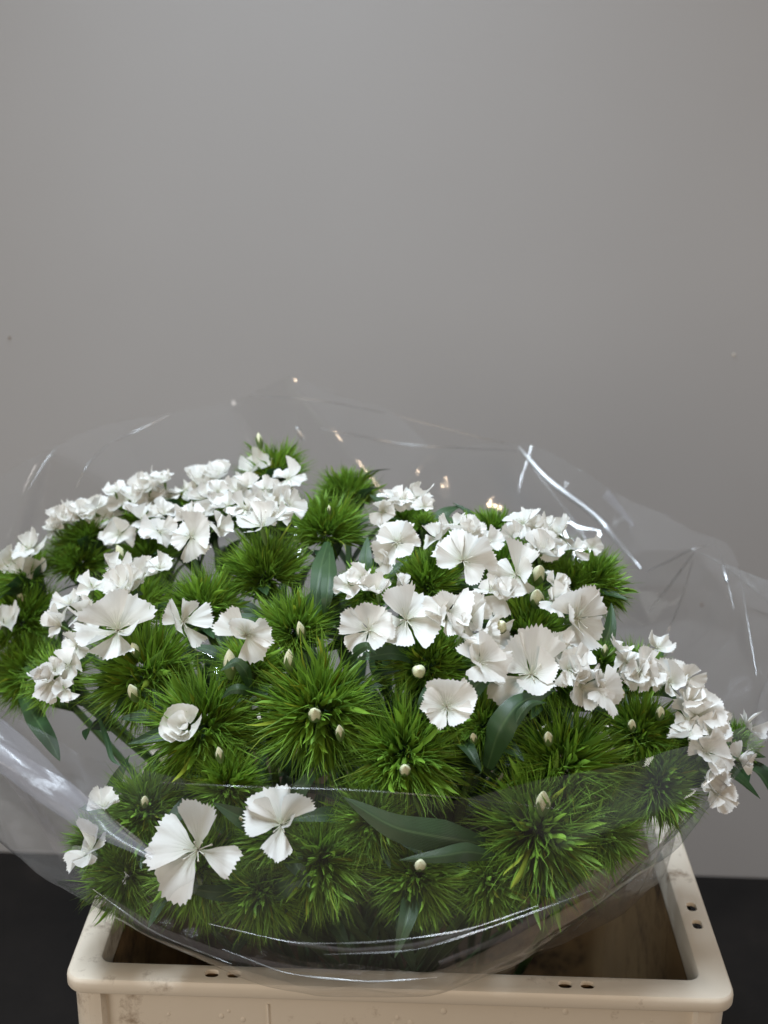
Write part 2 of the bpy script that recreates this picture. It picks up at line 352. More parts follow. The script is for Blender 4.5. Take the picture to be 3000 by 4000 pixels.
# ------------------------------------------------------------------ plant pieces
def bract_mesh(R, axis, rng, base, wide=96, clusters=124, sprays=(7, 9)):
    """one flower head's mass of awned bracts, in coordinates relative to the head's base"""
    Mx = np.array(frame(axis, rng.uniform(0, 6.28)).to_3x3())
    cmax = math.cos(math.radians(wide)); i = np.arange(clusters) + 0.5
    ct = 1 - (1 - cmax) * i / clusters; st = np.sqrt(1 - ct * ct); ph = i * 2.399963 + rng.normal(0, .12, clusters)
    cd_ = np.stack([st * np.cos(ph), st * np.sin(ph), ct], 1) + rng.normal(0, .07, (clusters, 3)); cd_ /= np.linalg.norm(cd_, axis=1)[:, None]
    o = cd_ * (R * rng.uniform(.16, .42, (clusters, 1))) + np.array([0, 0, .12 * R])
    cnt = rng.integers(sprays[0], sprays[1] + 1, clusters); cnt = np.where((ct > .80) & (rng.random(clusters) < .5), 2, cnt); idx = np.repeat(np.arange(clusters), cnt); n = len(idx)
    cl_tint = rng.normal(0, 1, clusters)[idx]
    D0 = cd_[idx]; spread = rng.normal(0, 1, (n, 3)); spread -= (spread * D0).sum(1)[:, None] * D0
    D1 = D0 + spread * rng.uniform(.07, .27, (n, 1)); D1 /= np.linalg.norm(D1, axis=1)[:, None]
    D1[:, 2] += .16; D1 /= np.linalg.norm(D1, axis=1)[:, None]
    Ln = R * np.clip(rng.normal(.66, .085, n), .42, .9) * (1 - .30 * (D0[:, 2] > .84)); 
    O = o[idx] + spread * R * .02
    bend = rng.normal(0, 1, (n, 3)); bend -= (bend * D1).sum(1)[:, None] * D1
    side = np.cross(D1, rng.normal(0, 1, (n, 3))); side /= np.linalg.norm(side, axis=1)[:, None]
    nor = np.cross(side, D1)
    seg = 7; ts = np.linspace(0, 1, seg)
    wmax = R * rng.uniform(.024, .042, n); wav = rng.uniform(.0, .055, n) * R; wph = rng.uniform(0, 6.28, n)
    P = np.zeros((n, seg, 3, 3)); big = rng.random(n) < np.where(D0[:, 2] > .80, .30, .04)
    for k, t in enumerate(ts):
        wprof = np.where(big, (.5 + 1.9 * t) * (1 - t) ** 0.8 * 1.3, (.55 + 1.9 * t) * max(0.0, 1 - t / .55) + .17 * (1 - t) ** .5)
        wk = wmax * wprof + R * .004 * (1 - t)
        c = O + D1 * (Ln * t)[:, None] + bend * (Ln * .15 * t * t)[:, None] + side * (wav * np.sin(wph + t * 5.5) * t)[:, None]
        P[:, k, 0] = c - side * wk[:, None]; P[:, k, 1] = c + nor * (wk * .55)[:, None]; P[:, k, 2] = c + side * wk[:, None]
    P = P @ Mx.T
    mid = P[:, 2:, 1] + np.array(base)[None, None, :]; keep = np.ones(n, bool)      # no bract stands through an open bloom
    for fp, fc, fr_ in BLOOMS:
        if np.linalg.norm(fp - np.array(base)) > 2.2 * R + fr_: continue
        d_ = mid - fp; hgt = d_ @ fc; lat = np.linalg.norm(d_ - hgt[..., None] * fc, axis=-1)
        bad = ((hgt > .03 * fr_) & (lat < .80 * fr_) & (hgt < 2.2 * fr_)).any(1)
        keep &= ~(bad & (rng.random(n) < .95))
    P = P[keep]; n = len(P); cl_tint = cl_tint[keep]; co = P.reshape(-1, 3)
    b0 = np.arange(n) * seg * 3; F = []
    for k in range(seg - 1):
        for j in range(2):
            a = b0 + k * 3 + j; F.append(np.stack([a, a + 1, a + 4, a + 3], 1))
    F = np.concatenate(F)
    # hue differs from bract to bract; awns paler than the broad foot
    h = np.clip(.5 + .22 * cl_tint + .25 * rng.normal(0, 1, n), 0, 1)[:, None, None]
    lo = np.array([.050, .112, .014]); hi = np.array([.185, .345, .036]); base = lo + (hi - lo) * h
    tip = (ts ** 1.2)[None, :, None]; colr = base * (1 - tip) + (base * 1.15 + np.array([.050, .085, .010])) * tip
    dry = (rng.random(n) < .05)[:, None, None]; colr = np.where(dry, colr * np.array([1.5, 1.0, .9]), colr)
    tint = np.ones((n, seg, 3, 4)); tint[..., :3] = colr[:, :, None, :]
    return mesh_np('bract_head', co, F, 'bract', uv=None, tint=tint.reshape(-1, 4))

def petal_mesh(seed, cupped=False):
    rng = np.random.default_rng(900 + seed)
    teeth = int(rng.integers(10, 15)); nu, nv = teeth * 2 + 1, 11
    u = np.linspace(-1, 1, nu); v = np.linspace(0, 1, nv); U, V = np.meshgrid(u, v)
    half = math.radians(rng.uniform(29, 43))
    width = .045 + smoothstep(.0, .85, V) * .955
    ang = U * half * (0.5 + .5 * smoothstep(.0, .5, V))
    zig = np.where(np.arange(nu) % 2 == 1, 1.0, 0.0) * rng.uniform(.2, 1.4, nu) * .082
    top = 1.0 - .06 * u ** 2 - .08 * np.abs(u) ** 6 + .045 * np.sin(u * rng.uniform(3, 6) + rng.uniform(0, 6)) + rng.uniform(-.08, .08) * u + rng.normal(0, .012, nu)
    r = V * top[None, :] + (V ** 5) * zig[None, :]
    X = np.sin(ang) * r * 1.02 + U * .035 * (1 - V); Y = np.cos(ang) * r
    a1, a2, ph1, ph2 = rng.uniform(.03, .10), rng.uniform(.004, .016), rng.uniform(0, 6.28), rng.uniform(0, 6.28)
    k1 = rng.uniform(2.0, 3.6); k2 = rng.uniform(6, 9)
    Z = a1 * np.sin(U * k1 + ph1 + V * rng.uniform(-2, 2)) * V ** 1.5 + a2 * np.sin(U * k2 + ph2) * V ** 2
    Z += rng.uniform(-.16, .18) * U * V + rng.uniform(-.02, .14) * (U ** 2) * V
    Z += rng.uniform(.02, .055) * np.sin(U * rng.uniform(6, 11) + rng.uniform(0, 6) + V * rng.uniform(-4, 4)) * V ** 4 
    fold = rng.random() < .5
    if fold:
        s = 1 if rng.random() < .5 else -1; Z += smoothstep(.1, 1.2, s * U) * V ** 1.4 * rng.uniform(.35, .7)
    Z += -.035 * np.exp(-(U / .3) ** 2) * V * (1 - V)
    for _ in range(4):
        kx, ky = rng.uniform(-5, 5), rng.uniform(-6, 6); Z += rng.uniform(.008, .024) * np.sin(kx * U + ky * V + rng.uniform(0, 6)) * V
    kb = rng.uniform(-1.1, 1.2); kb = rng.uniform(.9, 1.5) if cupped else kb if abs(kb) > .15 else .15                    # bent along its length, cupped across
    Z = Z * np.cos(kb * Y) + (1 - np.cos(kb * Y)) / kb; Y = np.sin(kb * Y) / kb
    kc = rng.uniform(-.8, 1.1); kc = rng.uniform(.9, 1.5) if cupped else kc if abs(kc) > .15 else .15
    Z = Z + (1 - np.cos(kc * X)) / kc * V; X = np.sin(kc * X) / kc
    co = np.stack([X, Y, Z], -1).reshape(-1, 3); uv = np.stack([U * .5 + .5, V], -1).reshape(-1, 2)
    return mesh_np('petal', co, grid_faces(nu, nv), 'petal', uv=uv)
PETALS = [petal_mesh(i) for i in range(40)]; CUPPED = [petal_mesh(70 + i, True) for i in range(8)]

def rolled_mesh(seed, r0, a0, a1, h):
    rng = np.random.default_rng(seed); nu, nv = 29, 9; u = np.linspace(0, 1, nu); v = np.linspace(0, 1, nv); U, V = np.meshgrid(u, v)
    an = a0 + (a1 - a0) * U; rr = r0 * (.30 + .70 * V ** .6) * (1 + .16 * U) + .05 * np.sin(an * 4 + seed) * V ** 2 - .10 * np.clip(V - .75, 0, 1)
    zig = np.where(np.arange(nu) % 2 == 1, 1.0, 0.0) * rng.uniform(.3, 1.3, nu) * .09
    zz = (V * (h + .08 * np.sin(an * 2 + seed)) + V ** 5 * zig[None, :]) - .1
    co = np.stack([rr * np.cos(an), rr * np.sin(an), zz], -1).reshape(-1, 3); uv = np.stack([U * .6 + .2, V * .6 + .35], -1).reshape(-1, 2)
    return mesh_np('petal', co, grid_faces(nu, nv), 'petal', uv=uv)
ROLLED = [rolled_mesh(1, .95, .2, 3.9, .62), rolled_mesh(2, .86, 2.9, 6.2, .70), rolled_mesh(3, .55, 1.0, 5.0, .74), rolled_mesh(4, .30, 3.5, 8.0, .74)]
def heart_mesh():
    """narrow calyx tube with throat, style and stamens, unit flower radius"""
    parts = []; zs = np.array([-.75, -.6, -.3, -.05, .01]); rs = np.array([.03, .085, .10, .085, .11])
    parts.append(tube(np.stack([0 * zs, 0 * zs, zs], 1), rs, 8))
    me1 = join(parts); st = []
    rng = np.random.default_rng(5)
    for k in range(7):
        a = k * .9 + rng.uniform(0, .4); d = np.array([math.cos(a), math.sin(a), 0]); l = rng.uniform(.16, .34)
        pts = [d * .02 + [0, 0, -.05], d * .06 + [0, 0, .10], d * l * .8 + [0, 0, .20], d * l + [0, 0, .22 + rng.uniform(-.04, .06)]]
        st.append(tube(pts, [.011, .011, .011, .024], 5))
    c2 = join(st); c, f_ = join([me1, c2]); me = mesh_np('flower', c, f_, 'sepal'); me.materials.append(M['stamen'])
    k = len(me1[1]); mi = np.zeros(len(f_), np.int32); mi[k:] = 1; me.polygons.foreach_set('material_index', mi); return me
HEART = heart_mesh()
def bud_mesh(seed, tall):
    th = np.linspace(0, 2 * math.pi, 14, endpoint=False); v = np.linspace(0, 1, 10)
    T, V = np.meshgrid(th, v); r = np.sin(np.pi * np.clip(V ** .80 * .95 + .04, 0, 1)) ** .85 * (1 + .06 * np.cos(3 * T + V * 5 + seed)) * .5
    r[-1] *= .2
    co = np.stack([r * np.cos(T), r * np.sin(T), (V - .15) * tall], -1).reshape(-1, 3)
    return mesh_np('bud', co, grid_faces(14, 10, True), 'bud')
BUDS = [bud_mesh(i, t) for i, t in enumerate((1.25, 1.9, 2.3))]
def sepal_mesh(tall):
    th = np.linspace(0, 2 * math.pi, 20, endpoint=False); v = np.linspace(0, 1, 5); T, V = np.meshgrid(th, v)
    zz = V * (.62 + .22 * np.cos(5 * T)); r = (.22 + .33 * np.sin(np.clip(zz * 2.9 + .1, 0, 1.9)))
    co = np.stack([r * np.cos(T), r * np.sin(T), (zz - .22) * tall], -1).reshape(-1, 3)
    return mesh_np('calyx', co, grid_faces(20, 5, True), 'sepal')
CALYX = [sepal_mesh(t) for t in (1.25, 1.9, 2.3)]

def local(parent_loc, p): return Vector(p) - parent_loc
def add_flower(head, p, face, radius, rng, petals=None, cup=None, spin=None):
    fo = link('flower', HEART, head)
    fo.matrix_local = Matrix.Translation(local(head.location, p)) @ frame(face, rng.uniform(0, 6.28) if spin is None else spin) @ Matrix.Scale(radius, 4)
    if cup == 'rolled':
        for me_ in ROLLED: link('petal', me_, fo)
        return fo
    cup = rng.uniform(2, 38) if cup is None else cup
    if petals is None:
        s0 = rng.uniform(0, 72); petals = [(s0 + 72 * k + rng.uniform(-9, 9), rng.uniform(.72, 1.14), cup + rng.uniform(-24, 26)) for k in range(5)]
    for k, pt in enumerate(petals):
        a, sc, el = pt[:3]; wx = pt[3] if len(pt) > 3 else rng.uniform(.98, 1.38)
        po = link('petal', CUPPED[int(rng.integers(len(CUPPED)))] if len(petals) > 5 else PETALS[int(rng.integers(len(PETALS)))], fo)
        tw = math.radians(rng.uniform(-12, 22))
        po.matrix_local = Matrix.Rotation(math.radians(a - 90), 4, 'Z') @ Matrix.Translation((0, .03, .012 * (k % 3))) @ Matrix.Rotation(math.radians(el), 4, 'X') @ Matrix.Rotation(tw, 4, 'Y') @ Matrix.Diagonal((sc * wx * (1 if rng.random() < .5 else -1), sc, sc, 1))
    return fo
def add_bud(head, p, face, dia, rng, tall=1):
    b = link('bud', BUDS[tall], head)
    b.matrix_local = Matrix.Translation(local(head.location, p)) @ frame(face, rng.uniform(0, 6.28)) @ Matrix.Scale(dia, 4)
    link('calyx', CALYX[tall], b)
    return b
def leaf_mesh(pts, width, side, fold=.25):
    """pts: centre line (list of Vectors), side: direction across the blade"""
    P = np.array([list(p) for p in pts]); m = 16
    tt = np.linspace(0, 1, len(P)); ti = np.linspace(0, 1, m)
    from_ = np.stack([np.interp(ti, tt, P[:, i]) for i in range(3)], 1)
    for _ in range(3): from_[1:-1] = (from_[:-2] + 2 * from_[1:-1] + from_[2:]) / 4
    T = np.gradient(from_, axis=0); T /= np.linalg.norm(T, axis=1)[:, None]
    sd = np.array(side, float); s_ = sd - (T @ sd)[:, None] * T; s_ /= np.linalg.norm(s_, axis=1)[:, None]; nn = np.cross(T, s_)
    us = np.linspace(-1, 1, 7); co = []; uv = []
    for k, t in enumerate(ti):
        w = width * .5 * (np.clip(.38 + 1.9 * t, 0, 1.0) * (1 - t ** 2.6) ** .9 + .01)
        for u in us:
            co.append(from_[k] + s_[k] * (u * w) + nn[k] * (abs(u) * w * fold + .04 * w * math.sin(t * 11 + u))); uv.append((u * .5 + .5, t))
    return mesh_np('leaf', np.array(co), grid_faces(7, m), 'leaf', uv=uv)

GATHER = Vector((0.0, 0.17, 0.13))
BLOOMS = []; LISTED = []
def H(*a, **k): LISTED.append((a, k))
def bloom_place(fl, grow):
    rg = np.random.default_rng(int(fl[0] * 31 + fl[1] * 17)); fp, fn = on_dome(fl[0], fl[1], grow + .019 + rg.uniform(0, .007)); tc = (CAM - fp).normalized()
    face = tc + RIGHT * fl[3] * 1.2 + UP * (fl[4] * 1.15 + (0 if len(fl) > 5 else .22))
    face = (face.normalized() + Vector(rg.normal(0, .06 if len(fl) > 5 else .22, 3))).normalized()
    return fp, face, metres(fl[2], fp) * (.44 if len(fl) <= 5 else .50 if 'spin' in fl[5] else .455)
def make_head(x, y, r, label, flowers=(), buds=(), ax=None, grow=0.0, leaves=(), lower=True):
    seed = int(x * 7 + y * 13) % 100000; rng = np.random.default_rng(seed)
    p, nrm = on_dome(x, y, grow)
    R = metres(r, p) * 1.04
    to_cam = (CAM - p).normalized()
    axis = (nrm * .75 + Vector((0, 0, .30))).normalized() if ax is None else (to_cam * ax[2] + RIGHT * ax[0] + UP * ax[1]).normalized()
    base = p - axis * (.42 * R)
    e = bpy.data.objects.new('sweet_william', None); COL.objects.link(e); e.location = base; e.empty_display_size = .01
    tag(e, label, 'flower', 'sweet william stems in the bouquet')
    b = link('bract_head', bract_mesh(R, axis, rng, base, 92 if ax is not None and ax[1] > .5 else 104), e); b['kind'] = 'stuff'
    # stem
    q0 = Vector((0, 0, 0)); q3 = GATHER + Vector((rng.uniform(-.05, .05), rng.uniform(-.05, .05), 0)) - base
    q1 = -axis * (.9 * R + .02); q2 = q3 * .55 + Vector((0, 0, .01))
    ts = np.linspace(0, 1, 10); pts = [list(q0 * (1 - t) ** 3 + q1 * 3 * t * (1 - t) ** 2 + q2 * 3 * t * t * (1 - t) + q3 * t ** 3) for t in ts]
    co, fa = tube(pts, np.linspace(.0022, .0026, 10), 6); link('stem', mesh_np('stem', co, fa, 'stem'), e)
    if lower:
        for k in range(12):
            t = rng.uniform(.10, .30) if k < 6 else rng.uniform(.25, .66); i = int(t * 9); s0 = Vector(pts[i]); tang = (Vector(pts[i]) - Vector(pts[i + 1])).normalized()
            out = Vector(rng.normal(0, 1, 3)); out = (out - tang * out.dot(tang)).normalized()
            ln = rng.uniform(.035, .055) * (.8 if k < 6 else 1); c = [s0, s0 + tang * ln * .35 + out * ln * .22, s0 + tang * ln * .62 + out * ln * .52, s0 + tang * ln * .66 + out * ln * .95]
            tipw = base + c[-1]
            if (k >= 6 or base.z < .36) and (tipw.x / .16) ** 2 + ((tipw.y - .17) / .14) ** 2 > 1: continue
            link('leaf', leaf_mesh(c, rng.uniform(.010, .015), tang.cross(out)), e)
    for fl in flowers:
        fp, face, fr_ = bloom_place(fl, grow); kw = fl[5] if len(fl) > 5 else {}
        add_flower(e, fp, face, fr_, rng, **kw)
    for bd in buds:
        bx, by, d = bd[:3]; bp, bn = on_dome(bx, by, grow + .015)
        tc = (CAM - bp).normalized(); face = (bn * .45 + Vector((0, 0, .8)) + Vector(rng.normal(0, .15, 3))).normalized()
        if len(bd) > 4: face = (tc + RIGHT * bd[3] + UP * bd[4]).normalized()
        add_bud(e, bp, face, metres(d, bp) * .74, rng, int(rng.integers(1, 3)) if len(bd) < 6 else bd[5])
    for lf in leaves:
        ptsD, wD = lf[0], lf[1]; pl = []
        for (lx, ly, g) in ptsD: pl.append(on_dome(lx, ly, grow + g)[0] - base)
        w_ = metres(wD, base + pl[len(pl) // 2])
        sd = lf[2] if len(lf) > 2 else None
        tv = (pl[-1] - pl[0]).normalized(); side = tv.cross((CAM - (base + pl[1])).normalized()) if sd is None else Vector(sd)
        link('leaf', leaf_mesh(pl, w_, side), e)
    return e

# ------------------------------------------------------------------ the bouquet (picture coordinates on a 1659 x 2212 sheet)
# --- back row
H(585, 1000, 88, 'green bristly head topmost of all, peeking over the white blooms at the back', buds=[(562, 962, 20)])
H(748, 1050, 82, 'green bristly head at the back, right behind the tall one with broad leaves')
H(706, 1125, 108, 'tall green tufted head standing clear above two broad leaves, top centre', ax=(0, .9, .35), buds=[(712, 1107, 12)],
  leaves=[([(708, 1170, .0), (695, 1215, .012), (684, 1270, .010), (680, 1335, 0)], 42), ([(712, 1180, .0), (712, 1230, .015), (706, 1290, .012), (700, 1340, .0)], 36)])
H(545, 1090, 92, 'head crowded with white blooms just below the topmost green tuft',
  [(545, 1018, 95, 0, 1.1), (622, 1035, 88, .3, 1.1), (515, 1062, 90, -.1, 1.0), (572, 1060, 95, .2, 1.0), (622, 1088, 84, .5, .7), (490, 1094, 80, -.2, .8), (565, 1138, 140, .1, .55), (600, 1112, 80, .3, .6), (530, 1100, 90, -.1, .7)])
H(440, 1085, 82, 'white flowering head left of the topmost ones, above a cupped bloom',
  [(428, 1045, 90, -.1, 1.1), (475, 1032, 92, 0, 1.2), (455, 1072, 85, 0, .9), (400, 1058, 66, -.4, .9), (440, 1115, 95, 0, .7), (412, 1160, 125, -.3, .45), (470, 1140, 70, .3, .5)])
H(382, 1088, 52, 'small dark green tuft wedged between two white clusters at the back left')
H(300, 1105, 90, 'head of massed white blooms at the back left, third from the left edge',
  [(330, 1040, 82, 0, 1.1), (282, 1078, 100, -.2, 1.0), (356, 1038, 70, .2, 1.1), (305, 1122, 112, -.1, .8), (258, 1155, 92, -.4, .5), (345, 1150, 92, .2, .6), (322, 1082, 92, 0, .9), (248, 1062, 70, -.4, 1.0), (365, 1075, 60, .3, .8)])
H(180, 1140, 82, 'low white flowering head at the far left of the back row',
  [(205, 1102, 100, -.2, 1.0), (140, 1130, 92, -.5, .9), (170, 1112, 92, -.3, 1.1), (238, 1122, 80, .1, .8), (118, 1146, 60, -.6, .8)])
H(165, 1195, 88, 'dark green bristly head below the far left white cluster', ax=(-.25, .8, .5))
H(320, 1190, 84, 'dark green bristly head under the massed white blooms at back left', ax=(0, .8, .5), buds=[(265, 1208, 30)])
H(45, 1225, 84, 'head with white blooms touching the left edge, upper of the two there', [(64, 1188, 105, -.3, .3), (28, 1212, 84, -.5, .3), (72, 1226, 76, -.2, 0)])
H(875, 1110, 74, 'small white flowering head at the back, right of the tall tuft', [(858, 1082, 100, 0, 1.1), (902, 1076, 92, .2, 1.1), (828, 1106, 72, -.5, .8), (916, 1096, 60, .5, .8)])
H(915, 1125, 36, 'tiny dark green tuft under the small white cluster at the back')
H(990, 1165, 72, 'white flowering head behind the round horseshoe bloom, back right', [(982, 1142, 95, .1, .9), (950, 1165, 84, -.3, .7), (1050, 1172, 86, .4, .5), (1012, 1150, 84, .2, .8)])
H(1065, 1138, 64, 'green bristly tuft between two white clusters at the back right', ax=(0, .9, .5))
H(1170, 1200, 92, 'white flowering head at the back right, its blooms set in a ring',
  [(1130, 1130, 98, -.2, .9), (1206, 1156, 115, .3, .7), (1168, 1194, 115, 0, .45), (1238, 1186, 84, .6, .5), (1110, 1162, 76, -.5, .5), (1180, 1142, 84, .1, 1.0)])
H(1090, 1205, 66, 'dark green head hidden under the ring of white blooms, back right')
H(1235, 1245, 74, 'dark green head below the ring of white blooms, right side')
H(1310, 1258, 92, 'green bristly head on the right side, awns splayed out over the clear film', ax=(.9, .15, .35), flowers=[(1278, 1182, 56, .5, .8)])
# --- second row
H(570, 1218, 115, 'bright green bristly head under the white blooms, left of the broad leaves', ax=(-.1, .8, .55))
H(438, 1290, 102, 'green bristly head behind the wide open bloom at left', ax=(-.1, .8, .6))
H(640, 1340, 106, 'green bristly head in the middle, behind the one with the most buds', ax=(0, .75, .6), buds=[(653, 1375, 27)])
H(265, 1300, 118, 'large white flowering head at left with two wide open blooms in front',
  [(250, 1230, 104, 0, 1.1), (300, 1250, 112, .1, 1.1), (345, 1228, 84, .4, 1.0), (200, 1272, 95, -.3, .9), (272, 1272, 115, 0, .8), (150, 1306, 95, -.6, .6),
   (255, 1362, 172, -.12, .28, dict(cup=16, petals=[(200, 1.0, 10), (262, .9, 14), (322, .75, 30), (60, .95, 24), (120, 1.0, 20)], spin=0)),
   (395, 1345, 148, .25, .55, dict(cup=14)), (130, 1352, 95, -.8, .4), (182, 1332, 104, -.5, .5), (165, 1398, 84, -.6, .1)])
H(35, 1320, 118, 'green head cut by the left edge, one white bloom hanging out of frame', [(8, 1350, 118, -.3, .2)], buds=[(53, 1302, 26)], ax=(-.35, .55, .7))
H(300, 1455, 155, 'wide green bristly head at left, two pale buds on its right side', ax=(-.35, .1, .85), buds=[(295, 1412, 28), (292, 1506, 34)],
  leaves=[([(210, 1540, -.01), (232, 1600, .0), (240, 1640, .005), (262, 1655, .005)], 14)])
H(115, 1450, 90, 'head of pale blooms turned away at the left, below the large white one', [(112, 1472, 112, -.6, 0), (148, 1440, 95, -.5, .2), (84, 1462, 70, -.8, .1), (140, 1490, 70, -.3, -.2)])
H(45, 1450, 104, 'dark green head low at the left edge, a long leaf below it', ax=(-.5, .2, .7), leaves=[([(40, 1490, -.01), (75, 1550, .0), (108, 1600, .0), (130, 1645, .0)], 46)])
H(540, 1425, 98, 'head with a single ragged white bloom above a bent leaf, left of centre', [(532, 1372, 145, 0, .25)], buds=[(498, 1452, 40)],
  leaves=[([(545, 1500, .0), (535, 1455, .022), (510, 1425, .028), (475, 1450, .026)], 30), ([(560, 1500, .004), (520, 1487, .024), (495, 1490, .022), (478, 1510, .016)], 24)])
H(790, 1265, 74, 'small pale bloom in shade behind the central white trio', [(752, 1265, 84, -.5, 0), (784, 1248, 76, -.2, .2)])
H(920, 1245, 98, 'green head carrying the round horseshoe bloom, upper right of centre', [(1000, 1212, 136, .1, .15, dict(spin=0, petals=[(15, 1.0, 8, 1.25), (72, 1.0, 10, 1.2), (130, 1.02, 8, 1.25), (188, .98, 12, 1.1), (305, .85, 14, .95)])), (858, 1172, 125, -.2, .45), (836, 1210, 84, -.4, .2)], ax=(-.05, .75, .65))
H(930, 1425, 118, 'central head with a row of three white blooms and a round bud', 
  [(797, 1362, 146, -.4, .25), (878, 1340, 168, 0, .3, dict(cup=14)), (965, 1328, 138, .3, .4), (815, 1280, 96, -.2, 1.0), (867, 1268, 64, 0, .9, dict(cup=60)), (1048, 1372, 138, .8, .1), (1035, 1432, 128, .5, -.1)],
  buds=[(905, 1452, 40, 0, .2, 0), (1076, 1358, 40, .5, .5, 0)], ax=(.1, .35, .9),
  leaves=[([(745, 1440, .0), (768, 1405, .024), (795, 1392, .03), (815, 1415, .022)], 24), ([(915, 1560, .0), (914, 1530, .014), (918, 1500, .016), (926, 1470, .012)], 30)])
H(1110, 1275, 88, 'white flowering head right of the horseshoe bloom, one half open bud on top', [(1115, 1242, 135, 0, .7), (1088, 1286, 115, -.2, .5), (1058, 1276, 78, -.4, .4), (1196, 1262, 76, .5, .5)], buds=[(1160, 1252, 42, .2, .8, 1)])
H(1140, 1355, 112, 'green head with a big round fan shaped bloom at its right', [(1245, 1338, 175, .45, .2, dict(cup=8)), (1196, 1300, 96, .1, .8)], buds=[(1157, 1386, 22), (1160, 1302, 42, 0, .7, 1)], ax=(0, .7, .7))
H(1195, 1450, 102, 'head with the broadest white bloom, right of centre', [(1148, 1458, 200, -.12, .25, dict(cup=10)), (1240, 1440, 120, .5, .3), (1256, 1482, 115, .6, 0), (1216, 1408, 108, .1, .9)])
H(1305, 1420, 54, 'small tuft with one bud and an edge-on bloom, between white clusters at right', [(1332, 1402, 76, .7, .3), (1295, 1492, 120, 1.6, .1)], buds=[(1306, 1412, 20)])
H(1378, 1440, 80, 'white flowering head at right, above the dark head with three buds', [(1420, 1400, 96, .4, .7), (1390, 1455, 118, 0, .35), (1446, 1476, 124, .3, .35), (1482, 1468, 95, .7, .3), (1352, 1430, 70, -.2, .4)])
# --- front
H(440, 1580, 155, 'green head in front carrying one half open curled bloom', [(398, 1570, 94, -.25, .35, dict(spin=.6, cup='rolled'))], buds=[(476, 1640, 24)], ax=(-.05, -.12, 1))
H(692, 1550, 172, 'large central green head with several pale buds', buds=[(625, 1442, 32), (680, 1550, 38, 0, .45, 1), (735, 1592, 26)], ax=(0, -.20, 1))
H(872, 1625, 152, 'green bristly head with one cream bud, right of the central one', buds=[(875, 1668, 32, 0, .4, 1)], ax=(0, .1, 1))
H(1162, 1805, 182, 'biggest green head, low at right front, with a tall cream bud', buds=[(1172, 1748, 44, .05, .9, 2)], ax=(0, -.15, 1),
  leaves=[([(1050, 1825, -.004), (960, 1810, .012), (850, 1790, .018), (742, 1722, .018)], 80), ([(1070, 1850, .0), (1010, 1838, .014), (950, 1850, .018), (862, 1858, .018)], 44)])
H(1230, 1650, 158, 'wide green head behind the biggest one, one small bud at its top', buds=[(1185, 1603, 27, -.05, .8, 2)], ax=(.22, .15, .95),
  leaves=[([(1052, 1660, .0), (1075, 1580, .026), (1120, 1515, .030), (1200, 1490, .022)], 66), ([(1100, 1590, .022), (1125, 1540, .030), (1150, 1515, .032), (1182, 1518, .026)], 22)])
H(1388, 1575, 106, 'dark green head at right with three pointed cream buds', buds=[(1342, 1508, 24, 0, .9, 2), (1365, 1573, 24, 0, .7, 2), (1425, 1548, 26, .1, .8, 2)], ax=(.2, .35, .8))
H(1430, 1695, 118, 'dark bristly head at the far right behind the film', ax=(.3, 0, .9))
H(1512, 1600, 88, 'column of white blooms down the right edge of the bouquet',
  [(1504, 1544, 125, .3, .45), (1542, 1572, 95, .7, .3), (1524, 1625, 125, .3, .1), (1486, 1590, 90, 0, .2), (1530, 1672, 100, .4, 0), (1545, 1712, 95, .5, -.1), (1488, 1516, 84, .2, .6)])
H(1600, 1600, 60, 'pale bloom pressed against the film at the far right', [(1614, 1572, 90, .9, .2), (1596, 1640, 80, .8, 0)])
H(965, 1545, 84, 'head with one white bloom standing between green heads, centre right', [(964, 1528, 142, .05, .15, dict(cup=14))])
H(1048, 1555, 90, 'dark green head in shadow beside the arching blue green leaf', buds=[(1024, 1600, 21)])
# --- behind the front film
H(310, 1750, 118, 'green head under the film at lower left with a small yellowish bud', buds=[(312, 1738, 24)], ax=(-.2, 0, 1))
H(490, 1705, 104, 'olive green head just below the film edge, left of centre', buds=[(523, 1772, 13)], ax=(0, -.1, 1))
H(430, 1890, 132, 'head under the film with the largest open bloom, lower left', [(428, 1836, 216, -.05, .05, dict(spin=0, petals=[(163, 1.0, 6, 1.12), (228, 1.08, 3, 1.12), (84, 1.02, 8, .72), (342, .90, 12, .70)]))], ax=(0, -.3, 1))
H(600, 1815, 104, 'head under the film with a folded white bloom beside the largest one', [(608, 1782, 158, .1, .1, dict(spin=0, petals=[(160, 1.0, 8, 1.1), (108, 1.05, 8, 1.1), (62, 1.0, 12, 1.0), (250, 1.02, 12, .75), (335, .75, 48, .9)]))], ax=(0, -.2, 1))
H(205, 1815, 84, 'head with a crushed white bloom inside the film, far lower left', [(195, 1840, 130, -.6, .1), (226, 1746, 90, -.3, .4)], ax=(-.5, 0, .9))
H(260, 1900, 112, 'feathery green head at the lower left corner of the film', ax=(-.4, -.3, .9))
H(690, 1870, 138, 'dark green head below the folded bloom, bottom centre', ax=(0, -.3, 1))
H(800, 1775, 104, 'dark head in deep shade left of the broad flat leaf', ax=(0, -.1, 1))
H(900, 1905, 120, 'shaded head at the bottom under the broad leaf, with one white bud', buds=[(908, 1872, 36, 0, .5, 0)], ax=(0, -.35, 1))
H(560, 1945, 112, 'olive head lowest of all, below the largest open bloom', ax=(-.1, -.5, .9))
H(1060, 1915, 100, 'shaded head low behind the film, left below the biggest head', ax=(.1, -.4, .9))
H(1310, 1800, 108, 'dim green head behind the film at lower right', ax=(.3, -.2, .9))

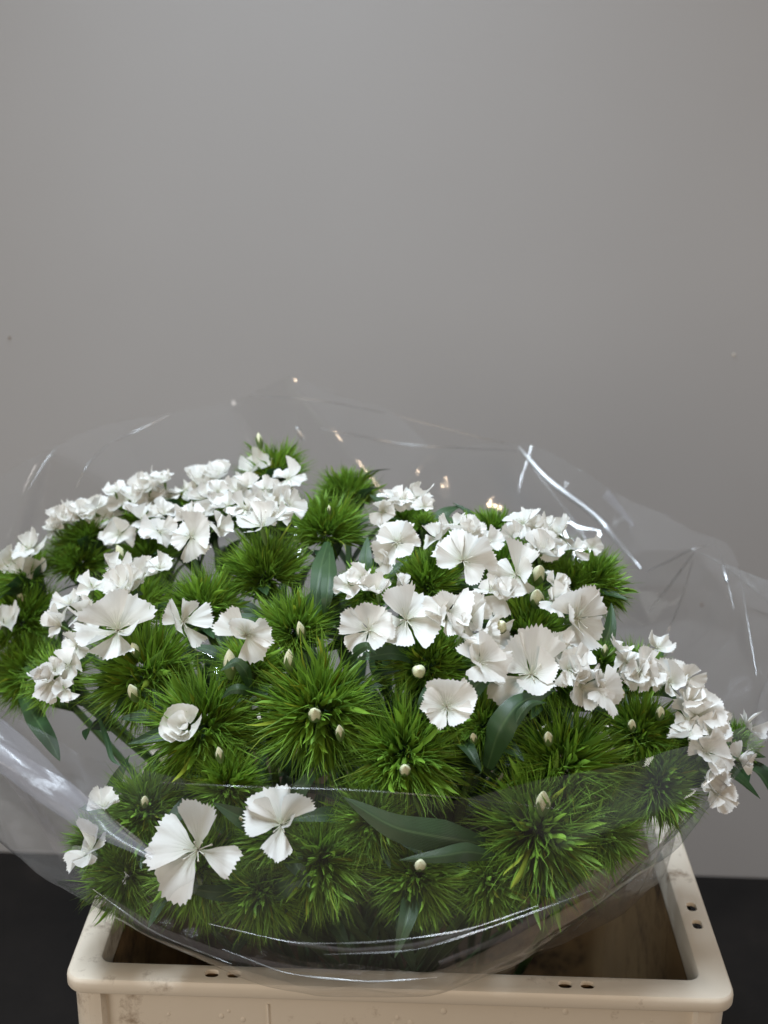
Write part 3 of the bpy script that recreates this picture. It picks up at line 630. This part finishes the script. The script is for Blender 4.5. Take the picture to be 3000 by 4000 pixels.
for a_, k_ in LISTED:                                               # crowded heads carry smaller blooms in between
    fls = a_[4] if len(a_) > 4 else None
    if fls and len(fls) >= 4:
        rg = np.random.default_rng(int(a_[0] + a_[1])); small = [f_ for f_ in fls if len(f_) == 5]
        for _ in range(len(small) * 2 // 3):
            q0, q1 = [small[i] for i in rg.choice(len(small), 2, replace=False)]
            if math.hypot(q0[0] - q1[0], q0[1] - q1[1]) > 130: continue
            fls.append(((q0[0] + q1[0]) / 2 + rg.normal(0, 8), (q0[1] + q1[1]) / 2 + rg.normal(0, 8), (q0[2] + q1[2]) * .42, (q0[3] + q1[3]) / 2 + rg.normal(0, .3), (q0[4] + q1[4]) / 2 + rg.normal(0, .25)))
for a_, k_ in LISTED:
    for fl in (a_[4] if len(a_) > 4 else k_.get('flowers', ())):
        q = bloom_place(fl, k_.get('grow', 0.0)); BLOOMS.append((np.array(q[0]), np.array(q[1]), q[2]))
for a_, k_ in LISTED: make_head(*a_, **k_)

# ------------------------------------------------------------------ cellophane sleeve
def lerp_tab(tab, x):
    xs = np.array([a for a, _ in tab]); ys = np.array([b for _, b in tab]); return np.interp(x, xs, ys)
def film_mesh(NT=440, NV=150, seed=3, scale=1.0, dz=0.0):
    rng = np.random.default_rng(seed)
    th = np.linspace(-180, 180, NT, endpoint=False); v = np.linspace(0, 1, NV); T, V = np.meshgrid(th, v)   # -90 is the front
    A = np.radians(T)
    # height and flare of the free edge round the bouquet
    zt = lerp_tab([(-180, .490), (-165, .475), (-150, .462), (-135, .455), (-110, .452), (-90, .456), (-70, .450), (-50, .446), (-30, .440), (-10, .436), (10, .434), (30, .440), (40, .450), (50, .456), (60, .464), (70, .470), (80, .481), (90, .496), (100, .505), (110, .512), (120, .516), (130, .509), (140, .499), (150, .492), (165, .488), (180, .490)], T)
    rt = lerp_tab([(-180, .290), (-150, .285), (-110, .250), (-90, .245), (-60, .236), (-30, .226), (0, .224), (30, .250), (60, .275), (90, .250), (120, .275), (150, .300), (180, .290)], T)
    a, b = np.where(np.cos(A) > 0, .224, .274) * scale, .232 * scale
    Rm = 1 / np.sqrt((np.cos(A) / a) ** 2 + (np.sin(A) / b) ** 2)
    kr = np.array([0, .14, .28, .42, .56, .72, 1.0])
    zb = [.13, .235, .310, .330, .360, .405, None]; rb = [.045, .095, .170, .80, .94, 1.0, None]
    r = np.zeros_like(T); z = np.zeros_like(T)
    Rs = [np.full_like(T, .045), np.full_like(T, .095), np.full_like(T, .165), Rm * .82, Rm * .95, Rm, rt]
    fr = np.exp(-((T + 90) / 42.0) ** 2); ri = smoothstep(-95, -40, T) * (1 - smoothstep(10, 60, T))
    Zs = [np.full_like(T, .13), np.full_like(T, .235), np.full_like(T, .306), .330 - .024 * fr + .040 * ri, .360 - .032 * fr + .045 * ri, .405 - .030 * fr + .040 * ri, zt]
    from_r = np.stack(Rs); from_z = np.stack(Zs)
    # Catmull-Rom through the profile
    for c_, dst in ((from_r, r), (from_z, z)):
        k = np.clip(np.searchsorted(kr, V[:, 0], 'right') - 1, 0, len(kr) - 2)
        for row in range(NV):
            i = k[row]; t = (V[row, 0] - kr[i]) / (kr[i + 1] - kr[i])
            p0, p1, p2, p3 = c_[max(i - 1, 0)][row], c_[i][row], c_[i + 1][row], c_[min(i + 2, len(kr) - 1)][row]
            dst[row] = .5 * (2 * p1 + (p2 - p0) * t + (2 * p0 - 5 * p1 + 4 * p2 - p3) * t * t + (3 * p1 - p0 - 3 * p2 + p3) * t ** 3)
    # crumple: sum of folded planes, mostly running up the sleeve
    h = np.zeros_like(T)
    for i in range(9):
        kx = rng.integers(4, 15); ky = rng.uniform(-2.2, 2.2); ph = rng.uniform(0, 1)
        q = np.abs(np.mod(kx * T / 360 + ky * V + ph, 1) - .5) * 2
        m_ = .5 + .5 * np.sin(np.radians(T) * rng.integers(1, 4) + rng.uniform(0, 6.28))
        h += (np.sqrt((q - .5) ** 2 + .0002) - .25) * rng.uniform(.012, .028) * m_ * (7.0 / kx) ** .5
    # sharp pleats
    for i in range(70):
        t0 = rng.uniform(-180, 180); sl = rng.normal(0, 26); w_ = rng.uniform(.5, 1.3); am = rng.uniform(.0015, .005) * rng.choice([-1, 1])
        v0 = rng.uniform(.3, .9); ln = rng.uniform(.15, .4)
        dth = np.mod(T - t0 - sl * (V - v0) + 180, 360) - 180
        h += am * np.exp(-np.abs(dth) / w_) * smoothstep(v0 - ln, v0 - ln * .4, V) * (1 - smoothstep(v0 + ln * .4, v0 + ln, V))
    # long slack folds lying along the belly at the front
    for v0, s0, am in ((.40, .02, .004), (.46, -.03, .005), (.50, .05, .004), (.36, .03, .004), (.54, -.02, .003)):
        c = v0 + s0 * np.sin(np.radians(T) * 1.5 + v0 * 30)
        h += am * np.exp(-np.abs(V - c) / .010) * smoothstep(-165, -120, T) * (1 - smoothstep(-60, -15, T))
    amp = smoothstep(.10, .40, V) * (.55 + .75 * smoothstep(.6, 1, V) * (1 - .8 * fr)) * (1 - .45 * fr)
    r = r + h * amp * 1.0
    z = z + dz + (V ** 5) * (smoothstep(15, 50, T) * .9 + .1) * (.012 * (np.abs(np.mod(T / 360 * 9 + .3, 1) - .5) * 4 - 1) + .006 * (np.abs(np.mod(T / 360 * 23, 1) - .5) * 4 - 1))
    S3 = np.stack([DC.x + r * np.cos(A), DC.y + r * np.sin(A), z], -1)
    # taut flat facets between stretched creases
    nt_ = 26; tn = np.sort((np.arange(nt_) + rng.uniform(-.3, .3, nt_)) * NT / nt_).astype(int) % NT; tn = np.unique(tn)
    vn = np.array([0, 21, 42, 58, 70, 84, 100, 122, NV - 1]); K = S3[vn][:, tn].copy()
    rad = K - np.array([DC.x, DC.y, 0]); rad[..., 2] = 0; rad /= np.linalg.norm(rad, axis=-1, keepdims=True) + 1e-9
    jit = rng.normal(0, .0115, K.shape[:2]) * np.array([0, .2, .5, .8, .8, .8, 1.0, 1.2, 1.4])[:, None]
    front = np.exp(-((th[tn] + 90) / 45.0) ** 2); K += rad * (jit * (1 - .55 * front))[..., None]
    K[1:-1, :, 2] += rng.normal(0, .004, K[1:-1].shape[:2]) * (1 - .5 * front)
    nT = len(tn); Kc = np.concatenate([K, K[:, :1]], 1); tx = np.concatenate([tn, [tn[0] + NT]]).astype(float)
    cols = np.arange(NT).astype(float); cols = np.where(cols < tx[0], cols + NT, cols)
    ci = np.clip(np.searchsorted(tx, cols, 'right') - 1, 0, nT - 1); fu = (cols - tx[ci]) / (tx[ci + 1] - tx[ci])
    rows = np.arange(NV).astype(float); ri_ = np.clip(np.searchsorted(vn, rows, 'right') - 1, 0, len(vn) - 2); fv = (rows - vn[ri_]) / (vn[ri_ + 1] - vn[ri_])
    R_, C_ = np.meshgrid(ri_, ci, indexing='ij'); FV, FU = np.meshgrid(fv, fu, indexing='ij')
    k00, k01, k10, k11 = Kc[R_, C_], Kc[R_, C_ + 1], Kc[R_ + 1, C_], Kc[R_ + 1, C_ + 1]
    flip = (((R_ * 7 + C_ * 13) % 5) < 2)
    f_, g_ = FU[..., None], FV[..., None]
    triA = np.where(f_ + g_ <= 1, k00 + (k01 - k00) * f_ + (k10 - k00) * g_, k11 + (k10 - k11) * (1 - f_) + (k01 - k11) * (1 - g_))
    triB = np.where(g_ <= f_, k00 + (k01 - k00) * f_ + (k11 - k01) * g_, k00 + (k10 - k00) * g_ + (k11 - k10) * f_)
    FA = np.where(flip[..., None], triA, triB)
    for _ in range(2):
        FA = (np.roll(FA, 1, 1) + 2 * FA + np.roll(FA, -1, 1)) / 4; FA[1:-1] = (FA[:-2] + 2 * FA[1:-1] + FA[2:]) / 4
    co = FA * .78 + S3 * .22
    co[..., 1] = np.minimum(co[..., 1], wall_y - .012)
    return mesh_np('film', co.reshape(-1, 3), grid_faces(NT, NV, True), 'film')
wrap = bpy.data.objects.new('plastic_sleeve', None); COL.objects.link(wrap); wrap.location = (0, 0, 0)
tag(wrap, 'crinkled clear cellophane sleeve wrapped round the whole bouquet', 'plastic wrap')
link('film', film_mesh(), wrap)
# the rolled flap at lower left: the film's edge twisted into a loose roll
def roll_mesh():
    ctrl = [(-70, 1560, .085), (40, 1640, .078), (130, 1710, .072), (230, 1790, .066), (330, 1850, .060)]
    pts = [np.array(on_dome(x, y, g)[0]) for x, y, g in ctrl]; pts = np.array(pts)
    ti = np.linspace(0, 1, 40); tt = np.linspace(0, 1, len(pts)); P = np.stack([np.interp(ti, tt, pts[:, i]) for i in range(3)], 1)
    for _ in range(6): P[1:-1] = (P[:-2] + 2 * P[1:-1] + P[2:]) / 4
    rad = np.interp(ti, [0, .3, .7, 1], [.012, .010, .0075, .002]); n = 26
    T = np.gradient(P, axis=0); T /= np.linalg.norm(T, axis=1)[:, None]; co = []
    for k in range(40):
        a = np.cross(T[k], [0, .3, 1]); a /= np.linalg.norm(a); b_ = np.cross(T[k], a)
        for j in range(n):
            an = -2.6 + 5.0 * j / (n - 1) + ti[k] * 1.5; rr = rad[k] * (1 + .10 * math.sin(3 * an + ti[k] * 9) + .10 * abs(math.sin(5 * an + 2)) + .3 * (j / n))
            co.append(P[k] + a * rr * math.cos(an) + b_ * rr * .7 * math.sin(an))
    return mesh_np('rolled_edge', np.array(co), grid_faces(n, 40), 'folded')
link('rolled_edge', roll_mesh(), wrap)

# sharp creases pressed into the film, each a thin raised pleat lying on it
from mathutils.bvhtree import BVHTree
def m_crease():
    m, nt, out = mat('creased_cellophane')
    tr = N(nt, 'ShaderNodeBsdfTransparent'); gl = N(nt, 'ShaderNodeBsdfGlossy', i_Roughness=0.28); mx = N(nt, 'ShaderNodeMixShader', i_0=0.20)
    L(nt, tr.outputs[0], mx.inputs[1]); L(nt, gl.outputs[0], mx.inputs[2]); L(nt, mx.outputs[0], out.inputs[0]); return m
M['crease'] = m_crease()
film_o = [o for o in wrap.children if o.name.startswith('film')][0]
BV = BVHTree.FromPolygons([v.co.copy() for v in film_o.data.vertices], [tuple(p.vertices) for p in film_o.data.polygons])
def film_hit(x, y, far):
    d = ray(x, y); o = CAM.copy(); best = None
    for _ in range(8):
        h = BV.ray_cast(o, d)
        if h[0] is None: break
        best = h[0].copy()
        if not far: break
        o = h[0] + d * .002
    return best
def m_streak():
    m, nt, out = mat('folded_cellophane_ridge')
    tr = N(nt, 'ShaderNodeBsdfTransparent'); gl = N(nt, 'ShaderNodeBsdfGlossy', i_Roughness=0.38); mx = N(nt, 'ShaderNodeMixShader', i_0=0.55)
    L(nt, tr.outputs[0], mx.inputs[1]); L(nt, gl.outputs[0], mx.inputs[2]); L(nt, mx.outputs[0], out.inputs[0]); return m
M['streak'] = m_streak()
def crease(line, r, far):
    pts = []
    for (x0, y0), (x1, y1) in zip(line[:-1], line[1:]):
        for k in range(10):
            t = k / 10; p = film_hit(x0 + (x1 - x0) * t, y0 + (y1 - y0) * t, far)
            if p is not None and (far or (p - CAM).length < .82): pts.append(np.array(p))
    if len(pts) < 5: return
    P = np.array(pts)
    for _ in range(8): P[1:-1] = (P[:-2] + 2 * P[1:-1] + P[2:]) / 4
    tp = np.sin(np.linspace(.08, math.pi - .08, len(P))) ** .4
    if not far: tp = tp * (.35 + .65 * np.abs(np.sin(np.arange(len(P)) * .37 + line[0][0])))
    co, fa = tube(P, r * tp, 8); link('crease', mesh_np('crease', co, fa, 'streak' if r > .0018 else 'crease'), wrap)
for line, r, far in (
    ([(1120, 965), (1180, 1035), (1290, 1115), (1330, 1165), (1390, 1235)], .0024, True),
    ([(690, 925), (880, 962), (1000, 968), (1130, 975)], .0010, True),
    ([(640, 922), (660, 955)], .0019, True),
    ([(1580, 1120), (1600, 1250), (1638, 1480)], .0008, True), ([(1500, 1085), (1560, 1200), (1588, 1330)], .0006, True), ([(1562, 1222), (1572, 1262)], .0019, True),
    ([(1290, 1005), (1420, 1080), (1510, 1095), (1580, 1150)], .0007, True), ([(1150, 1010), (1260, 1150), (1330, 1300)], .0005, True),
    ([(450, 852), (330, 915), (235, 958)], .0007, True), ([(235, 958), (190, 1000), (160, 1060)], .0007, True), ([(130, 956), (95, 1000), (60, 1060)], .0006, True),
    ([(450, 850), (680, 862), (850, 896)], .0006, True), ([(850, 896), (1000, 950), (1120, 962)], .0006, True),
    ([(1420, 1420), (1470, 1300), (1500, 1200)], .0006, True),
    ([(345, 1690), (560, 1701), (780, 1706), (1000, 1722), (1240, 1752)], .00016, False),
    ([(1500, 1192), (1450, 1260), (1395, 1330)], .0010, True),
    ([(1395, 1235), (1440, 1215), (1485, 1190), (1535, 1175)], .0010, True),
    ([(450, 1995), (640, 2040), (830, 2035), (1010, 2010), (1180, 1950)], .0005, False),
    ([(700, 2062), (900, 2055), (1100, 1990), (1300, 1915)], .0006, False),
    ([(480, 2050), (620, 2105), (800, 2122), (960, 2110)], .0005, False),
    ([(1240, 2010), (1290, 1960), (1330, 1890)], .0007, False),
    ([(200, 1920), (330, 2015), (520, 2090)], .0007, False),
): crease(line, r, far)

# folded hems: the doubled edge of the sheet pressed flat against the belly of the sleeve
def hem(line, w0, w1, far=False):
    A_, B_ = [], []
    for (x0, y0), (x1, y1) in zip(line[:-1], line[1:]):
        l_ = math.hypot(x1 - x0, y1 - y0); nx, ny = (y1 - y0) / l_, -(x1 - x0) / l_
        for k in range(8):
            t = k / 8; x, y = x0 + (x1 - x0) * t, y0 + (y1 - y0) * t; u = (x - line[0][0]) / (line[-1][0] - line[0][0]); w_ = w0 + (w1 - w0) * u
            a = film_hit(x, y, far); b = film_hit(x + nx * w_, y + ny * w_, far)
            if a is not None and b is not None and (a - b).length < .06:
                d = (CAM - a).normalized() * .0012; A_.append(np.array(a + d)); B_.append(np.array(b + d))
    if len(A_) < 4: return
    P = np.stack([np.array(A_), np.array(B_)], 1)
    for _ in range(3): P[1:-1] = (P[:-2] + 2 * P[1:-1] + P[2:]) / 4
    Q = np.stack([P[:, 0] * (1 - t) + P[:, 1] * t for t in np.linspace(0, 1, 5)], 1); Q[:, 2] += np.array([0, -.0006, .0003])
    link('hem_or_sheen', mesh_np('hem_or_sheen', Q.reshape(-1, 3), grid_faces(5, len(P)), 'folded'), wrap)
hem([(215, 1950), (330, 2018), (480, 2072), (640, 2100), (800, 2110)], 22, 10)
hem([(950, 2085), (1100, 2030), (1230, 1950), (1330, 1890)], 10, 26)
hem([(150, 1850), (90, 1745), (20, 1640)], 20, 34)
hem([(620, 2040), (760, 2060), (900, 2050), (1040, 2015)], 8, 16)
hem([(1190, 985), (1270, 1045), (1330, 1100), (1372, 1145)], 44, 6, True)  # bluish sheet on the back film, imitating a broad highlight there
